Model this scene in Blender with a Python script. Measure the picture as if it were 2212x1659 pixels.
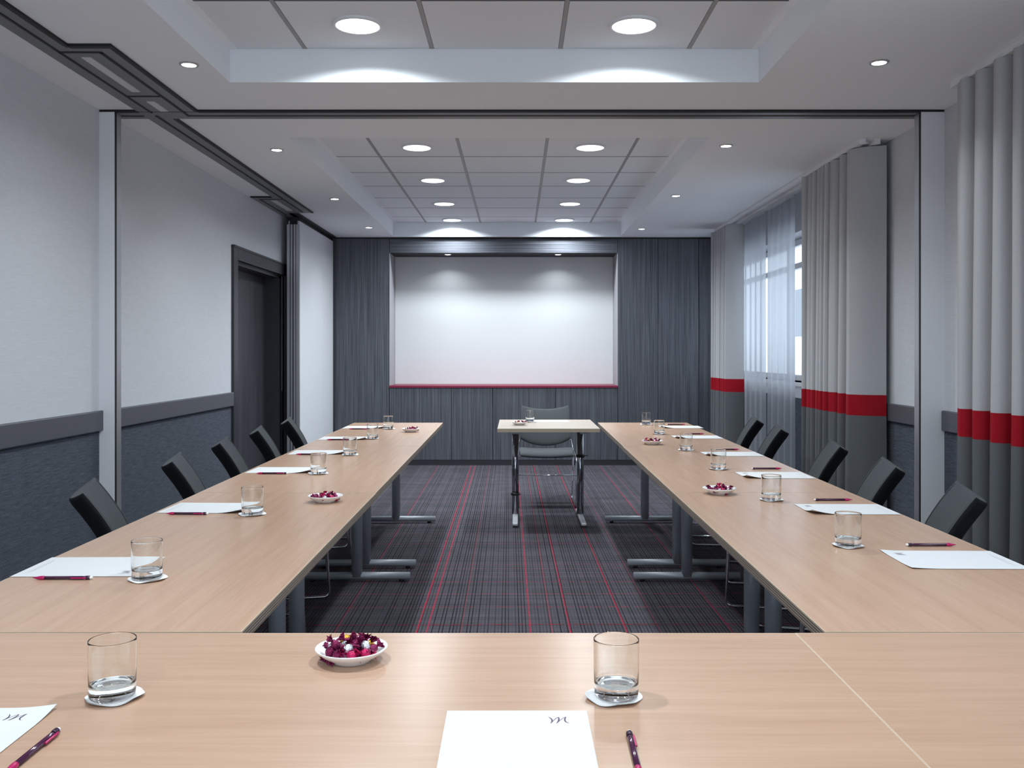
import bpy, bmesh, math, random
from mathutils import Vector, Matrix, noise
PI = math.pi
R = math.radians
for o in list(bpy.data.objects):
    bpy.data.objects.remove(o)
SC = bpy.context.scene
COL = SC.collection

# ------------------------------------------------------------------ camera, world, exposure
cam_d = bpy.data.cameras.new('camera')
cam = bpy.data.objects.new('camera', cam_d)
COL.objects.link(cam)
cam.location = (0, 0, 1.284)
cam.rotation_euler = (PI / 2, 0, 0)
cam_d.sensor_width = 36.0
cam_d.lens = 36.0 * 1980 / 2212
cam_d.shift_x = -10 / 2212
cam_d.shift_y = -67.5 / 2212
cam_d.clip_start = 0.02
SC.camera = cam
w = bpy.data.worlds.new('daylight')
SC.world = w
w.use_nodes = True
w.node_tree.nodes['Background'].inputs['Color'].default_value = (0.76, 0.88, 1.0, 1)
w.node_tree.nodes['Background'].inputs['Strength'].default_value = 1.8
vs = SC.view_settings
vs.view_transform = 'Standard'
vs.look = 'None'
vs.exposure = 0.45
vs.gamma = 1.0
vs.use_curve_mapping = False
SC.cycles.max_bounces = 12
SC.cycles.diffuse_bounces = 6
SC.cycles.transmission_bounces = 10
SC.cycles.sample_clamp_indirect = 6.0
SC.cycles.use_denoising = True
DOWNLIGHT_W = 13.5
SPOT_W = 1.2
NICHE_W = 1.1
LAMP_COL = (0.87, 0.95, 1.0)

# ------------------------------------------------------------------ helpers
class MB:
    """Collects shapes into one mesh."""
    def __init__(self):
        self.v = []; self.f = []; self.m = []; self.sm = []
    def add(self, vs_, fs, mi=0, smooth=False):
        b = len(self.v)
        self.v += [tuple(p) for p in vs_]
        for f in fs:
            self.f.append(tuple(b + i for i in f)); self.m.append(mi); self.sm.append(smooth)
        return self
    def box(self, x0, x1, y0, y1, z0, z1, mi=0):
        vs_ = [(x, y, z) for z in (z0, z1) for y in (y0, y1) for x in (x0, x1)]
        return self.add(vs_, [(0, 2, 3, 1), (4, 5, 7, 6), (0, 1, 5, 4), (2, 6, 7, 3), (0, 4, 6, 2), (1, 3, 7, 5)], mi)
    def lathe(self, prof, n=32, mi=0, axis='z', o=(0, 0, 0), smooth=True, closed=False):
        vs_ = []; fs = []
        for (r, h) in prof:
            for i in range(n):
                a = 2 * PI * i / n
                c, s = r * math.cos(a), r * math.sin(a)
                p = (c, s, h) if axis == 'z' else ((h, c, s) if axis == 'x' else (c, h, s))
                vs_.append((p[0] + o[0], p[1] + o[1], p[2] + o[2]))
        k = len(prof)
        for j in range(k if closed else k - 1):
            a0, b0 = j * n, ((j + 1) % k) * n
            for i in range(n):
                q = (a0 + i, a0 + (i + 1) % n, b0 + (i + 1) % n, b0 + i)
                fs.append(q if axis != 'y' else q[::-1])
        return self.add(vs_, fs, mi, smooth)
    def tube(self, pts, r, n=10, mi=0, fillet=0.0, cap=True):
        P = [Vector(p) for p in pts]
        if fillet > 0:
            Q = [P[0]]
            for i in range(1, len(P) - 1):
                a, b, c = P[i - 1], P[i], P[i + 1]
                d1, d2 = (a - b), (c - b)
                k = min(fillet, d1.length * .49, d2.length * .49)
                s, e = b + d1.normalized() * k, b + d2.normalized() * k
                for t in range(7):
                    u = t / 6
                    Q.append(s * (1 - u) ** 2 + b * 2 * u * (1 - u) + e * u * u)
            Q.append(P[-1]); P = Q
        vs_ = []; fs = []
        prev = None
        for i, p in enumerate(P):
            t = (P[min(i + 1, len(P) - 1)] - P[max(i - 1, 0)]).normalized()
            if prev is None:
                up = Vector((0, 0, 1)) if abs(t.z) < .9 else Vector((0, 1, 0))
                nx = t.cross(up).normalized()
            else:
                nx = (prev - t * prev.dot(t)).normalized()
            prev = nx
            ny = t.cross(nx)
            for k in range(n):
                a = 2 * PI * k / n
                vs_.append(p + nx * (r * math.cos(a)) + ny * (r * math.sin(a)))
        for i in range(len(P) - 1):
            for k in range(n):
                fs.append((i * n + k, i * n + (k + 1) % n, (i + 1) * n + (k + 1) % n, (i + 1) * n + k))
        if cap:
            fs.append(tuple(range(n))[::-1]); fs.append(tuple((len(P) - 1) * n + k for k in range(n)))
        return self.add(vs_, fs, mi, True)
    def grid(self, fn, nu, nv, mi=0, smooth=True):
        vs_ = [fn(i / nu, j / nv) for j in range(nv + 1) for i in range(nu + 1)]
        fs = [(j * (nu + 1) + i, j * (nu + 1) + i + 1, (j + 1) * (nu + 1) + i + 1, (j + 1) * (nu + 1) + i) for j in range(nv) for i in range(nu)]
        return self.add(vs_, fs, mi, smooth)
    def build(self, name, mats, parent=None, bevel=0, solid=0, loc=None, recalc=True):
        me = bpy.data.meshes.new(name)
        me.from_pydata(self.v, [], self.f)
        if not isinstance(mats, (list, tuple)):
            mats = [mats]
        for m in mats:
            me.materials.append(m)
        me.polygons.foreach_set('material_index', self.m)
        me.polygons.foreach_set('use_smooth', self.sm)
        if recalc:
            bm = bmesh.new(); bm.from_mesh(me)
            bmesh.ops.recalc_face_normals(bm, faces=bm.faces)
            bm.to_mesh(me); bm.free()
        me.update()
        o = bpy.data.objects.new(name, me)
        COL.objects.link(o)
        if parent is not None:
            o.parent = parent
        if loc:
            o.location = loc
        if solid:
            s = o.modifiers.new('thickness', 'SOLIDIFY'); s.thickness = solid; s.offset = 0; s.use_rim = False
        if bevel:
            b = o.modifiers.new('bevel', 'BEVEL'); b.width = bevel; b.segments = 2; b.limit_method = 'ANGLE'
        return o

def tag(o, label=None, cat=None, group=None, kind=None):
    if label: o['label'] = label
    if cat: o['category'] = cat
    if group: o['group'] = group
    if kind: o['kind'] = kind
    return o

def thing(name, label, cat, loc=(0, 0, 0), rz=0.0, group=None):
    o = bpy.data.objects.new(name, None)
    o.empty_display_size = .1
    COL.objects.link(o)
    o.location = loc; o.rotation_euler = (0, 0, rz)
    return tag(o, label, cat, group)

def kids(o):
    return [c for c in bpy.data.objects if c.parent == o]

def copy_tree(o, parent=None):
    c = o.copy(); COL.objects.link(c)
    if parent is not None: c.parent = parent
    for ch in kids(o):
        if ch is not c:
            copy_tree(ch, c)
    return c

def dup(root, label, group, loc, rz=0.0):
    c = copy_tree(root)
    c.location = loc; c.rotation_euler = (0, 0, rz)
    return tag(c, label, None, group)

def struct(o, label=None, cat=None):
    return tag(o, label, cat, None, 'structure')

# ------------------------------------------------------------------ materials
def mat(name, col, rough=.5, metal=0.0, spec=.5, **kw):
    m = bpy.data.materials.new(name); m.use_nodes = True
    b = m.node_tree.nodes['Principled BSDF']
    b.inputs['Base Color'].default_value = (*col, 1)
    b.inputs['Roughness'].default_value = rough
    b.inputs['Metallic'].default_value = metal
    b.inputs['Specular IOR Level'].default_value = spec
    for k, v in kw.items():
        b.inputs[k].default_value = v
    return m

class NT:
    def __init__(self, m):
        self.t = m.node_tree; self.b = m.node_tree.nodes['Principled BSDF']
    def n(self, ty, **kw):
        x = self.t.nodes.new(ty)
        for k, v in kw.items(): setattr(x, k, v)
        return x
    def l(self, a, b): self.t.links.new(a, b)
    def coord(self, scale=(1, 1, 1), rot=(0, 0, 0), rnd=False, kind='Object'):
        tc = self.n('ShaderNodeTexCoord'); mp = self.n('ShaderNodeMapping')
        mp.inputs['Scale'].default_value = scale; mp.inputs['Rotation'].default_value = rot
        if rnd:
            oi = self.n('ShaderNodeObjectInfo')
            va = self.n('ShaderNodeVectorMath', operation='SCALE'); va.inputs[0].default_value = (37, 53, 71)
            self.l(oi.outputs['Random'], va.inputs['Scale'])
            ad = self.n('ShaderNodeVectorMath', operation='ADD')
            self.l(tc.outputs[kind], ad.inputs[0]); self.l(va.outputs[0], ad.inputs[1])
            self.l(ad.outputs[0], mp.inputs['Vector'])
        else:
            self.l(tc.outputs[kind], mp.inputs['Vector'])
        return mp.outputs['Vector']
    def noise(self, vec, scale, detail=2.0, rough=.5, dist=0.0):
        x = self.n('ShaderNodeTexNoise')
        x.inputs['Scale'].default_value = scale; x.inputs['Detail'].default_value = detail
        x.inputs['Roughness'].default_value = rough; x.inputs['Distortion'].default_value = dist
        self.l(vec, x.inputs['Vector'])
        return x.outputs['Fac']
    def ramp(self, fac, stops):
        x = self.n('ShaderNodeValToRGB')
        e = x.color_ramp.elements
        while len(e) < len(stops): e.new(.5)
        for i, (p, c) in enumerate(stops):
            e[i].position = p
            e[i].color = (*c, 1) if len(c) == 3 else c
        self.l(fac, x.inputs['Fac'])
        return x.outputs['Color']
    def mix(self, fac, a, b, blend='MIX'):
        x = self.n('ShaderNodeMix', data_type='RGBA', blend_type=blend)
        for s, v in ((0, fac), (6, a), (7, b)):
            if isinstance(v, (int, float)): x.inputs[s].default_value = v
            elif isinstance(v, tuple): x.inputs[s].default_value = (*v, 1)
            else: self.l(v, x.inputs[s])
        return x.outputs[2]
    def math(self, op, a, b=None, c=None, clamp=False):
        x = self.n('ShaderNodeMath', operation=op, use_clamp=clamp)
        for i, v in enumerate((a, b, c)):
            if v is None: continue
            if isinstance(v, (int, float)): x.inputs[i].default_value = v
            else: self.l(v, x.inputs[i])
        return x.outputs[0]
    def bump(self, h, strength=.2, dist=.002):
        x = self.n('ShaderNodeBump'); x.inputs['Strength'].default_value = strength; x.inputs['Distance'].default_value = dist
        self.l(h, x.inputs['Height']); self.l(x.outputs['Normal'], self.b.inputs['Normal'])
    def base(self, c): self.l(c, self.b.inputs['Base Color'])

def fabric(name, c1, c2, scale, rough=.9, bump=.25, blotch=None):
    """Woven cloth: stretched thread noise in two directions."""
    m = mat(name, c1, rough, spec=.15); t = NT(m)
    a = t.noise(t.coord(scale), 1.0, 3.0, .6)
    b = t.noise(t.coord((scale[0] * 9, scale[1] * 9, scale[2] * .8) if scale[2] > scale[1] else (scale[0], scale[2], scale[1])), .8, 3.0, .6)
    s = t.math('ADD', t.math('MULTIPLY', a, .62), t.math('MULTIPLY', b, .38))
    col = t.ramp(s, [(.36, c2), (.62, c1)])
    t.base(col); t.bump(s, bump, .002)
    return m

M = {}
M['ceiling'] = mat('white ceiling paint', (.83, .865, .90), .85, spec=.2)
M['tile'] = mat('mineral ceiling tile', (.79, .825, .86), .9, spec=.2)
t = NT(M['tile']); t.bump(t.noise(t.coord((1, 1, 1)), 260, 2), .12, .001)
M['runner'] = mat('grey ceiling runner', (.34, .34, .345), .5)
M['tee'] = mat('shadow gap tee', (.10, .10, .104), .7)
M['white_paint'] = mat('white lacquered jamb', (.74, .75, .78), .45)
M['wallcloth'] = fabric('pale grey wall cloth', (.62, .64, .675), (.555, .573, .608), (14, 14, 330), .92, .2)
M['wainscot'] = fabric('dark blue grey wall cloth', (.110, .124, .152), (.048, .056, .073), (11, 11, 300), .92, .4)
M['rail'] = mat('charcoal lacquered rail', (.085, .088, .104), .45)
M['track'] = mat('dark grey track profile', (.19, .192, .20), .45, .2)
M['black'] = mat('black rubber seal', (.006, .006, .008), .6)
M['alu'] = mat('brushed aluminium', (.50, .51, .53), .38, .8)
t = NT(M['alu'])
M['chrome'] = mat('chrome', (.72, .73, .75), .12, 1.0)
M['darkchrome'] = mat('polished chrome column', (.42, .43, .46), .14, 1.0)
M['legpaint'] = mat('grey painted steel', (.33, .355, .39), .42, .25)
M['footgrey'] = mat('light grey foot', (.55, .57, .60), .35, .3)
M['niche'] = mat('grey niche lining', (.36, .36, .39), .7)
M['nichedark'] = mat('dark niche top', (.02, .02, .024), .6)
M['screen'] = mat('matt white screen', (.64, .655, .665), .75, spec=.2)
M['ledge'] = mat('crimson ledge', (.22, .012, .045), .4)
M['panelwhite'] = mat('white partition panel', (.70, .72, .75), .55)
M['strip'] = mat('white infill strip', (.62, .62, .64), .6)

def wood_dark(name, scale, c1=(.140, .148, .174), c2=(.034, .037, .047)):
    m = mat(name, c1, .45, spec=.35); t = NT(m)
    a = t.noise(t.coord(scale, rnd=True), 1.0, 4.0, .65)
    b = t.noise(t.coord((scale[0] * .12, scale[1] * .12, scale[2] * .3), rnd=True), 1.0, 2.0)
    s = t.math('ADD', t.math('MULTIPLY', a, .88), t.math('MULTIPLY', b, .12))
    t.base(t.ramp(s, [(.38, c2), (.62, c1)])); t.bump(a, .15, .001)
    return m
M['wood_v'] = wood_dark('dark striated veneer upright', (330, 330, 1.6))
M['wood_h'] = wood_dark('dark striated veneer lengthwise', (1.2, 200, 330))
M['wood_door'] = wood_dark('dark door veneer', (220, 220, 1.0), (.068, .068, .08), (.02, .02, .026))
M['frame_dark'] = mat('charcoal door frame', (.028, .029, .036), .4)
M['curtain'] = fabric('light grey curtain cloth', (.455, .46, .475), (.40, .405, .42), (300, 300, 300), .95, .1)
M['curtain_red'] = fabric('crimson satin band', (.34, .004, .014), (.28, .003, .011), (300, 300, 300), .6, .08)
M['curtain_dark'] = fabric('charcoal curtain cloth', (.125, .130, .14), (.10, .105, .112), (300, 300, 300), .95, .1)
M['chair'] = fabric('charcoal chair cloth', (.082, .089, .094), (.062, .068, .073), (700, 700, 700), .95, .2)
M['chair_rear_shaded'] = fabric('black chair rear cloth with painted shade', (.015, .016, .019), (.010, .011, .013), (700, 700, 700), .9, .2)  # black rear cloth, darkened further so its colour carries the shade behind the back
M['piping'] = mat('charcoal piping', (.05, .053, .056), .8)
M['paper'] = mat('white paper', (.66, .67, .68), .7, spec=.2)
M['coaster'] = mat('white paper coaster', (.86, .87, .87), .8, spec=.2)
M['ink'] = mat('aubergine ink', (.10, .065, .11), .6)
M['ink_faint'] = mat('faint grey print', (.55, .55, .58), .7)
M['china'] = mat('white china', (.84, .83, .82), .12)
M['pen_plum'] = mat('dark plum plastic', (.055, .008, .038), .15, **{'Coat Weight': .5})
M['pen_pink'] = mat('magenta plastic', (.42, .006, .10), .3)
M['eraser'] = mat('white eraser', (.8, .78, .75), .8)
M['band_dark'] = mat('dark plum band', (.03, .008, .03), .3)
M['glass'] = mat('clear glass', (.97, .985, .98), .0, **{'Transmission Weight': 1.0, 'IOR': 1.48})
M['pane'] = mat('window glass', (.95, .97, 1), .0, **{'Transmission Weight': 1.0, 'IOR': 1.02})
M['foil_plum'] = mat('plum foil', (.20, .010, .070), .28, .55)
M['foil_pink'] = mat('crimson foil', (.45, .008, .085), .25, .5)
M['foil_silver'] = mat('silver foil', (.75, .77, .82), .22, .95)
M['foil_gold'] = mat('gold foil', (.85, .45, .06), .25, .8)
M['tie'] = mat('black cable tie', (.01, .01, .01), .5)
for k, s in (('foil_plum', 300), ('foil_pink', 300), ('foil_silver', 350), ('foil_gold', 350)):
    t = NT(M[k]); t.bump(t.noise(t.coord((1, 1, 1), rnd=True), s, 3), .8, .003)

m = bpy.data.materials.new('lit lamp lens'); m.use_nodes = True
b = m.node_tree.nodes['Principled BSDF']
b.inputs['Base Color'].default_value = (.9, .9, .9, 1)
b.inputs['Emission Color'].default_value = (.97, 1.0, 1.0, 1)
b.inputs['Emission Strength'].default_value = 2.6
M['lens'] = m
m = m.copy(); m.name = 'lit spot bulb'; m.node_tree.nodes['Principled BSDF'].inputs['Emission Strength'].default_value = 9.0
M['bulb'] = m

# sheer cloth: half translucent, half woven holes
m = bpy.data.materials.new('sheer voile'); m.use_nodes = True
nt = m.node_tree; b = nt.nodes['Principled BSDF']
b.inputs['Base Color'].default_value = (.20, .21, .235, 1); b.inputs['Roughness'].default_value = .95
tl = nt.nodes.new('ShaderNodeBsdfTranslucent'); tl.inputs['Color'].default_value = (.78, .80, .85, 1)
tp = nt.nodes.new('ShaderNodeBsdfTransparent')
m1 = nt.nodes.new('ShaderNodeMixShader'); m1.inputs[0].default_value = .5
m2 = nt.nodes.new('ShaderNodeMixShader'); m2.inputs[0].default_value = .13
nt.links.new(b.outputs[0], m1.inputs[1]); nt.links.new(tl.outputs[0], m1.inputs[2])
nt.links.new(m1.outputs[0], m2.inputs[1]); nt.links.new(tp.outputs[0], m2.inputs[2])
nt.links.new(m2.outputs[0], nt.nodes['Material Output'].inputs['Surface'])
M['sheer'] = m

def beech(name, light, dark, rough=.27):
    m = mat(name, light, rough, spec=.45); t = NT(m)
    v = t.coord((1.1, 16, 16), rnd=True)
    a = t.noise(v, 2.2, 5.0, .62, .35)
    f = t.noise(t.coord((4, 330, 60), rnd=True), 1.0, 3.0, .6)
    c = t.noise(t.coord((.35, 2.4, 2), rnd=True), 1.6, 2.0)
    s = t.math('ADD', t.math('ADD', t.math('MULTIPLY', a, .45), t.math('MULTIPLY', f, .30)), t.math('MULTIPLY', c, .25))
    t.base(t.ramp(s, [(.33, dark), (.52, tuple((p + q) / 2 * 1.03 for p, q in zip(light, dark))), (.66, light)]))
    return m
M['beech'] = beech('beech laminate', (.530, .355, .248), (.425, .268, .181))
M['beech_pale'] = beech('pale beech laminate', (.47, .40, .325), (.40, .33, .26))
m = mat('layered plywood edge', (.3, .25, .2), .5); t = NT(m)
tc = t.n('ShaderNodeTexCoord'); sx = t.n('ShaderNodeSeparateXYZ'); t.l(tc.outputs['Object'], sx.inputs[0])
st = t.math('FRACT', t.math('MULTIPLY', sx.outputs['Z'], 1 / .0062))
lay = t.ramp(st, [(.0, (.46, .38, .30)), (.45, (.36, .28, .215)), (.55, (.10, .078, .065)), (1, (.14, .11, .09))])
t.base(t.mix(t.math('GREATER_THAN', sx.outputs['Z'], -.0005), lay, (.60, .49, .36)))
M['edge'] = m
M['edge_pale'] = mat('pale edge band', (.46, .37, .27), .5)

# carpet: dark plaid with red threads
m = mat('plaid carpet', (.06, .06, .065), .97, spec=.08); t = NT(m)
tc = t.n('ShaderNodeTexCoord'); mp = t.n('ShaderNodeMapping'); mp.inputs['Rotation'].default_value = (0, 0, R(-.5))
t.l(tc.outputs['Object'], mp.inputs['Vector'])
sx = t.n('ShaderNodeSeparateXYZ'); t.l(mp.outputs[0], sx.inputs[0])
X, Y = sx.outputs['X'], sx.outputs['Y']
def n1(val, scale, off):
    x = t.n('ShaderNodeTexNoise', noise_dimensions='1D'); x.inputs['Scale'].default_value = scale; x.inputs['Detail'].default_value = 1.0
    t.l(t.math('ADD', val, off), x.inputs['W']); return x.outputs['Fac']
def sm(v, a, bb):
    x = t.n('ShaderNodeMapRange', interpolation_type='SMOOTHSTEP')
    x.inputs['From Min'].default_value = a; x.inputs['From Max'].default_value = bb
    t.l(v, x.inputs['Value']); return x.outputs['Result']
def threads(v, off):
    fine = t.math('PINGPONG', t.math('MULTIPLY', v, 62.0), .5)
    fine = sm(fine, .10, .22)
    vary = sm(n1(v, 30, off), .38, .56)
    broad = n1(v, 5.0, off + 9)
    d = t.math('MULTIPLY', t.math('SUBTRACT', 1.0, fine), t.math('ADD', .25, t.math('MULTIPLY', vary, .75)))
    return t.math('MULTIPLY', d, t.math('ADD', .30, t.math('MULTIPLY', broad, 1.35)))
dx, dy = threads(X, 3.0), threads(Y, 17.0)
dark = t.math('MAXIMUM', dx, dy, clamp=True)
blotch = t.noise(mp.outputs[0], 5.0, 4.0, .6)
base = t.mix(blotch, (.064, .067, .074), (.165, .148, .180))
warp = t.noise(mp.outputs[0], 140.0, 2.0)
base = t.mix(t.math('MULTIPLY', warp, .5), base, (.050, .050, .057))
col = t.mix(t.math('MULTIPLY', dark, .93), base, (.010, .010, .012))
def lines(v, ls, wd):
    acc = None
    for p, s_ in ls:
        d = t.math('LESS_THAN', t.math('ABSOLUTE', t.math('SUBTRACT', v, p)), wd)
        d = t.math('MULTIPLY', d, s_)
        acc = d if acc is None else t.math('ADD', acc, d)
    return acc
dash = sm(t.noise(mp.outputs[0], 55.0, 2.0), .40, .54)
RX = [(-.80, .55), (-.378, .95), (-.424, .95), (-.22, .25), (.10, .9), (.20, .4), (.285, .9), (.545, .85), (.70, .3), (1.03, .75), (1.13, .25), (-1.2, .6), (1.5, .6), (-1.6, .5)]
RY = [(6.17, .35), (5.56, .3), (5.46, .28), (5.14, .4), (4.88, .45), (4.63, .45), (4.33, .5), (3.75, .4), (6.9, .2), (7.9, .2), (2.9, .4), (5.3, .2), (4.1, .4), (6.5, .25)]
red = t.math('MULTIPLY', lines(X, RX, .0042), t.math('ADD', .25, t.math('MULTIPLY', dash, .75)))
redy = t.math('MULTIPLY', lines(Y, RY, .0045), dash)
col = t.mix(t.math('MINIMUM', t.math('MULTIPLY', redy, 1.5), 1.0), col, (.34, .012, .045))
col = t.mix(t.math('MULTIPLY', t.math('MINIMUM', red, 1.0), .8), col, (.46, .022, .06))
t.base(col)
t.bump(t.noise(mp.outputs[0], 320.0, 2.0), .5, .004)
M['carpet'] = m

# ------------------------------------------------------------------ the setting
XL, XR, YB, ZC, ZT, Y0 = -2.26, 2.316, 10.465, 2.60, 2.764, -3.2
TX0, TX1 = -1.395, 1.178          # ceiling tray
struct(MB().box(-2.7, 2.7, Y0, 11.1, -.05, 0).build('floor', M['carpet']))

# ceiling: plasterboard soffit around two sunken trays, tile fields inside
c = MB()
c.box(-2.7, TX0, Y0, 11.1, ZC, 2.84); c.box(TX1, 2.7, Y0, 11.1, ZC, 2.84)
c.box(TX0, TX1, 4.46, 5.616, ZC, 2.84); c.box(TX0, TX1, 10.40, 11.1, ZC, 2.84)
c.box(TX0, TX1, Y0, 11.1, 2.84, 2.88)
ceil = struct(c.build('ceiling', M['ceiling']))
gx = [-1.03, -.412, .213, .838]
gy = [6.915 + .613 * k for k in range(-17, 6)]
tl = MB(); rn = MB(); 
def tiles(y0, y1):
    xs = [TX0 + .035] + gx + [TX1 - .035]
    ys = [y0 + .002] + [y for y in gy if y0 + .05 < y < y1 - .05] + [y1 - .002]
    for i in range(len(xs) - 1):
        for j in range(len(ys) - 1):
            a = xs[i] + (.011 if i else 0); bb = xs[i + 1] - (.011 if i < len(xs) - 2 else 0)
            tl.box(a, bb, ys[j] + .004, ys[j + 1] - .004, ZT, ZT + .018)
    for x in gx:
        rn.box(x - .009, x + .009, y0, y1, ZT - .001, ZT + .02)
        rn.box(x - .0135, x + .0135, y0, y1, ZT + .0005, ZT + .0205, 2)
    for y in ys[1:-1]:
        rn.box(TX0 + .035, TX1 - .035, y - .0075, y + .0075, ZT - .0004, ZT + .021, 2)
    for x in (TX0, TX1 - .035):
        rn.box(x, x + .035, y0, y1, ZT - .004, ZT + .02, 1)
tiles(Y0, 4.46); tiles(5.616, 10.40)
tl.build('tile_field', M['tile'], ceil)
rn.build('grid_runner', [M['runner'], M['ceiling'], M['tee']], ceil)

# left wall with door opening, right wall with two window openings
D0, D1, DZ = 7.37, 8.90, 2.03
wl = MB()
RZ0, RZ1 = .862, .972
def wall_x(mb, x0, x1, y0, y1):
    mb.box(x0, x1, y0, y1, RZ0 + .05, ZC)
a = MB(); wl_low = MB()
a.box(-2.5, XL, Y0, D0, RZ0 + .05, ZC); a.box(-2.5, XL, D0, D1, DZ, ZC); a.box(-2.5, XL, D1, 11.1, RZ0 + .05, ZC)
wall_left = struct(a.build('wall_left', M['wallcloth']))
wl_low.box(-2.5, XL, Y0, D0, 0, RZ0 + .05); wl_low.box(-2.5, XL, D1, 11.1, 0, RZ0 + .05)
wl_low.build('wainscot', M['wainscot'], wall_left)
W = [(.9, 4.15), (6.35, 10.25)]; WZ0, WZ1 = 1.04, 2.28
XO = XR + .24
a = MB(); low = MB()
ys = [Y0, W[0][0], W[0][1], W[1][0], W[1][1], 11.1]
for i in range(5):
    if i % 2 == 0:
        a.box(XR, XO, ys[i], ys[i + 1], RZ0 + .05, ZC)
    else:
        a.box(XR, XO, ys[i], ys[i + 1], WZ1, ZC); a.box(XR, XO, ys[i], ys[i + 1], RZ0 + .05, WZ0)
low.box(XR, XO, Y0, 11.1, 0, RZ0 + .05)
wall_right = struct(a.build('wall_right', M['wallcloth']))
low.build('wainscot', M['wainscot'], wall_right)
for i, (y0, y1) in enumerate(W):
    f = MB()
    xa, xb = XO - .10, XO - .04
    for yy in (y0, (y0 + y1) / 2 - .03, y1 - .06):
        f.box(xa, xb, yy, yy + .06, WZ0, WZ1)
    for zz in (WZ0, 2.02, WZ1 - .06):
        f.box(xa, xb, y0, y1, zz, zz + .05)
    win = struct(f.build('window_%d' % (i + 1), M['white_paint'], bevel=.004))
    MB().box(xa + .025, xa + .031, y0 + .03, y1 - .03, WZ0 + .03, WZ1 - .03).build('pane', M['pane'], win)
    MB().box(XR - .02, XO - .10, y0, y1, WZ0 - .03, WZ0).build('window_sill', M['white_paint'], win)
# a pale facade across the street seen in slits through the sheers
fc = MB()
fc.box(9.0, 9.6, 6.0, 34.0, -4.0, 5.0)
for k in range(9):
    for z in (-1.0, 1.8):
        fc.box(8.96, 9.0, 8.0 + k * 2.6, 9.1 + k * 2.6, z, z + 1.5, 1)
struct(fc.build('exterior', [mat('pale render', (.85, .86, .88), .9), mat('dark window', (.12, .14, .17), .2)]))

# chair rails
def rail(name, x, y0, y1, out):
    mb = MB(); mb.box(min(x, x + out), max(x, x + out), y0, y1, RZ0, RZ1)
    return struct(mb.build(name, M['rail'], bevel=.006))
rail('trim_1', XL, Y0, 4.975, .022)
rail('trim_2', XL, 5.125, 7.262, .022)
rail('trim_3', XR, Y0, 4.955, -.022)
rail('trim_4', XR, 5.125, 6.6, -.022)

# wall jambs of the sliding partition
def jamb(name, x, s, d):
    # s = +1: sticks out of the left wall towards +x
    e = x + s * d
    def bx(mb, inset, y0, y1):
        q = e - s * inset
        mb.box(min(x, q), max(x, q), y0, y1, 0, ZC - .012)
        return mb
    j = struct(bx(MB(), 0, 4.963, 4.966).build(name, M['white_paint']))
    bx(MB(), .001, 4.966, 4.996).build('rubber_seal', M['black'], j)
    bx(MB(), 0, 4.996, 5.05).build('seal_profile', M['alu'], j, bevel=.002)
    bx(MB(), .03, 5.05, 5.118).build('jamb_return', M['white_paint'], j)
jamb('trim_5', XL, 1, .082); jamb('trim_6', XR, -1, .125)

# back wall: dark veneer panels around a recessed screen
NX0, NX1, NZ0, NZ1, NY = -1.450, 1.152, .884, 2.425, 10.90
bk = MB()
pan = [-2.36, -1.453, -1.453, 1.153, 1.153, 1.615, 1.615, 2.08, 2.08, 2.5]
g = .003
for i in range(0, 10, 2):
    if i == 2: continue
    bk.box(pan[i] + g, pan[i + 1] - g, YB, YB + .03, .062, ZC)
low = [-1.453, -.745, -.272, .444, 1.153]
for i in range(4):
    bk.box(low[i] + g, low[i + 1] - g, YB, YB + .03, .062, NZ0)
wb = struct(bk.build('wall_back', M['wood_v']))
q = MB(); q.box(NX0, NX1, YB, YB + .03, NZ1, ZC - .012); q.build('header_panel', M['wood_h'], wb)
q = MB()
q.box(-2.5, NX0, YB + .028, 11.1, 0, ZC, 0); q.box(NX1, 2.6, YB + .028, 11.1, 0, ZC, 0)
q.box(NX0, NX1, YB + .028, 11.1, 0, NZ0, 0); q.box(NX0, NX1, NY + .02, 11.1, NZ0, ZC, 0)
q.build('backing', M['black'], wb)
q = MB()
q.box(NX0 - .004, NX0 + .002, YB + .003, NY + .02, NZ0, NZ1); q.box(NX1 - .002, NX1 + .004, YB + .003, NY + .02, NZ0, NZ1)
q.build('niche_cheek', M['niche'], wb)
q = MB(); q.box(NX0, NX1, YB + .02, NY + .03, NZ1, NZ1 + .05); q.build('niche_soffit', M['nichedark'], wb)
MB().box(-2.36, 2.5, YB + .004, YB + .04, 0, .06).build('baseboard_back', M['frame_dark'])
struct(bpy.data.objects['baseboard_back'])
struct(MB().box(NX0 - .004, NX1 + .004, YB - .012, NY, NZ0, NZ0 + .026).build('trim_7', M['ledge'], bevel=.003))
struct(MB().box(-2.1, 2.32, YB - .02, YB, ZC - .016, ZC).build('trim_8', M['black']))
scr = MB(); scr.box(NX0 + .004, NX1 - .004, NY - .006, NY + .018, NZ0 + .027, NZ1 - .002)
tag(scr.build('projection_screen', M['screen'], bevel=.002), 'large white projection screen recessed into the dark wood back wall', 'screen')

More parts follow.
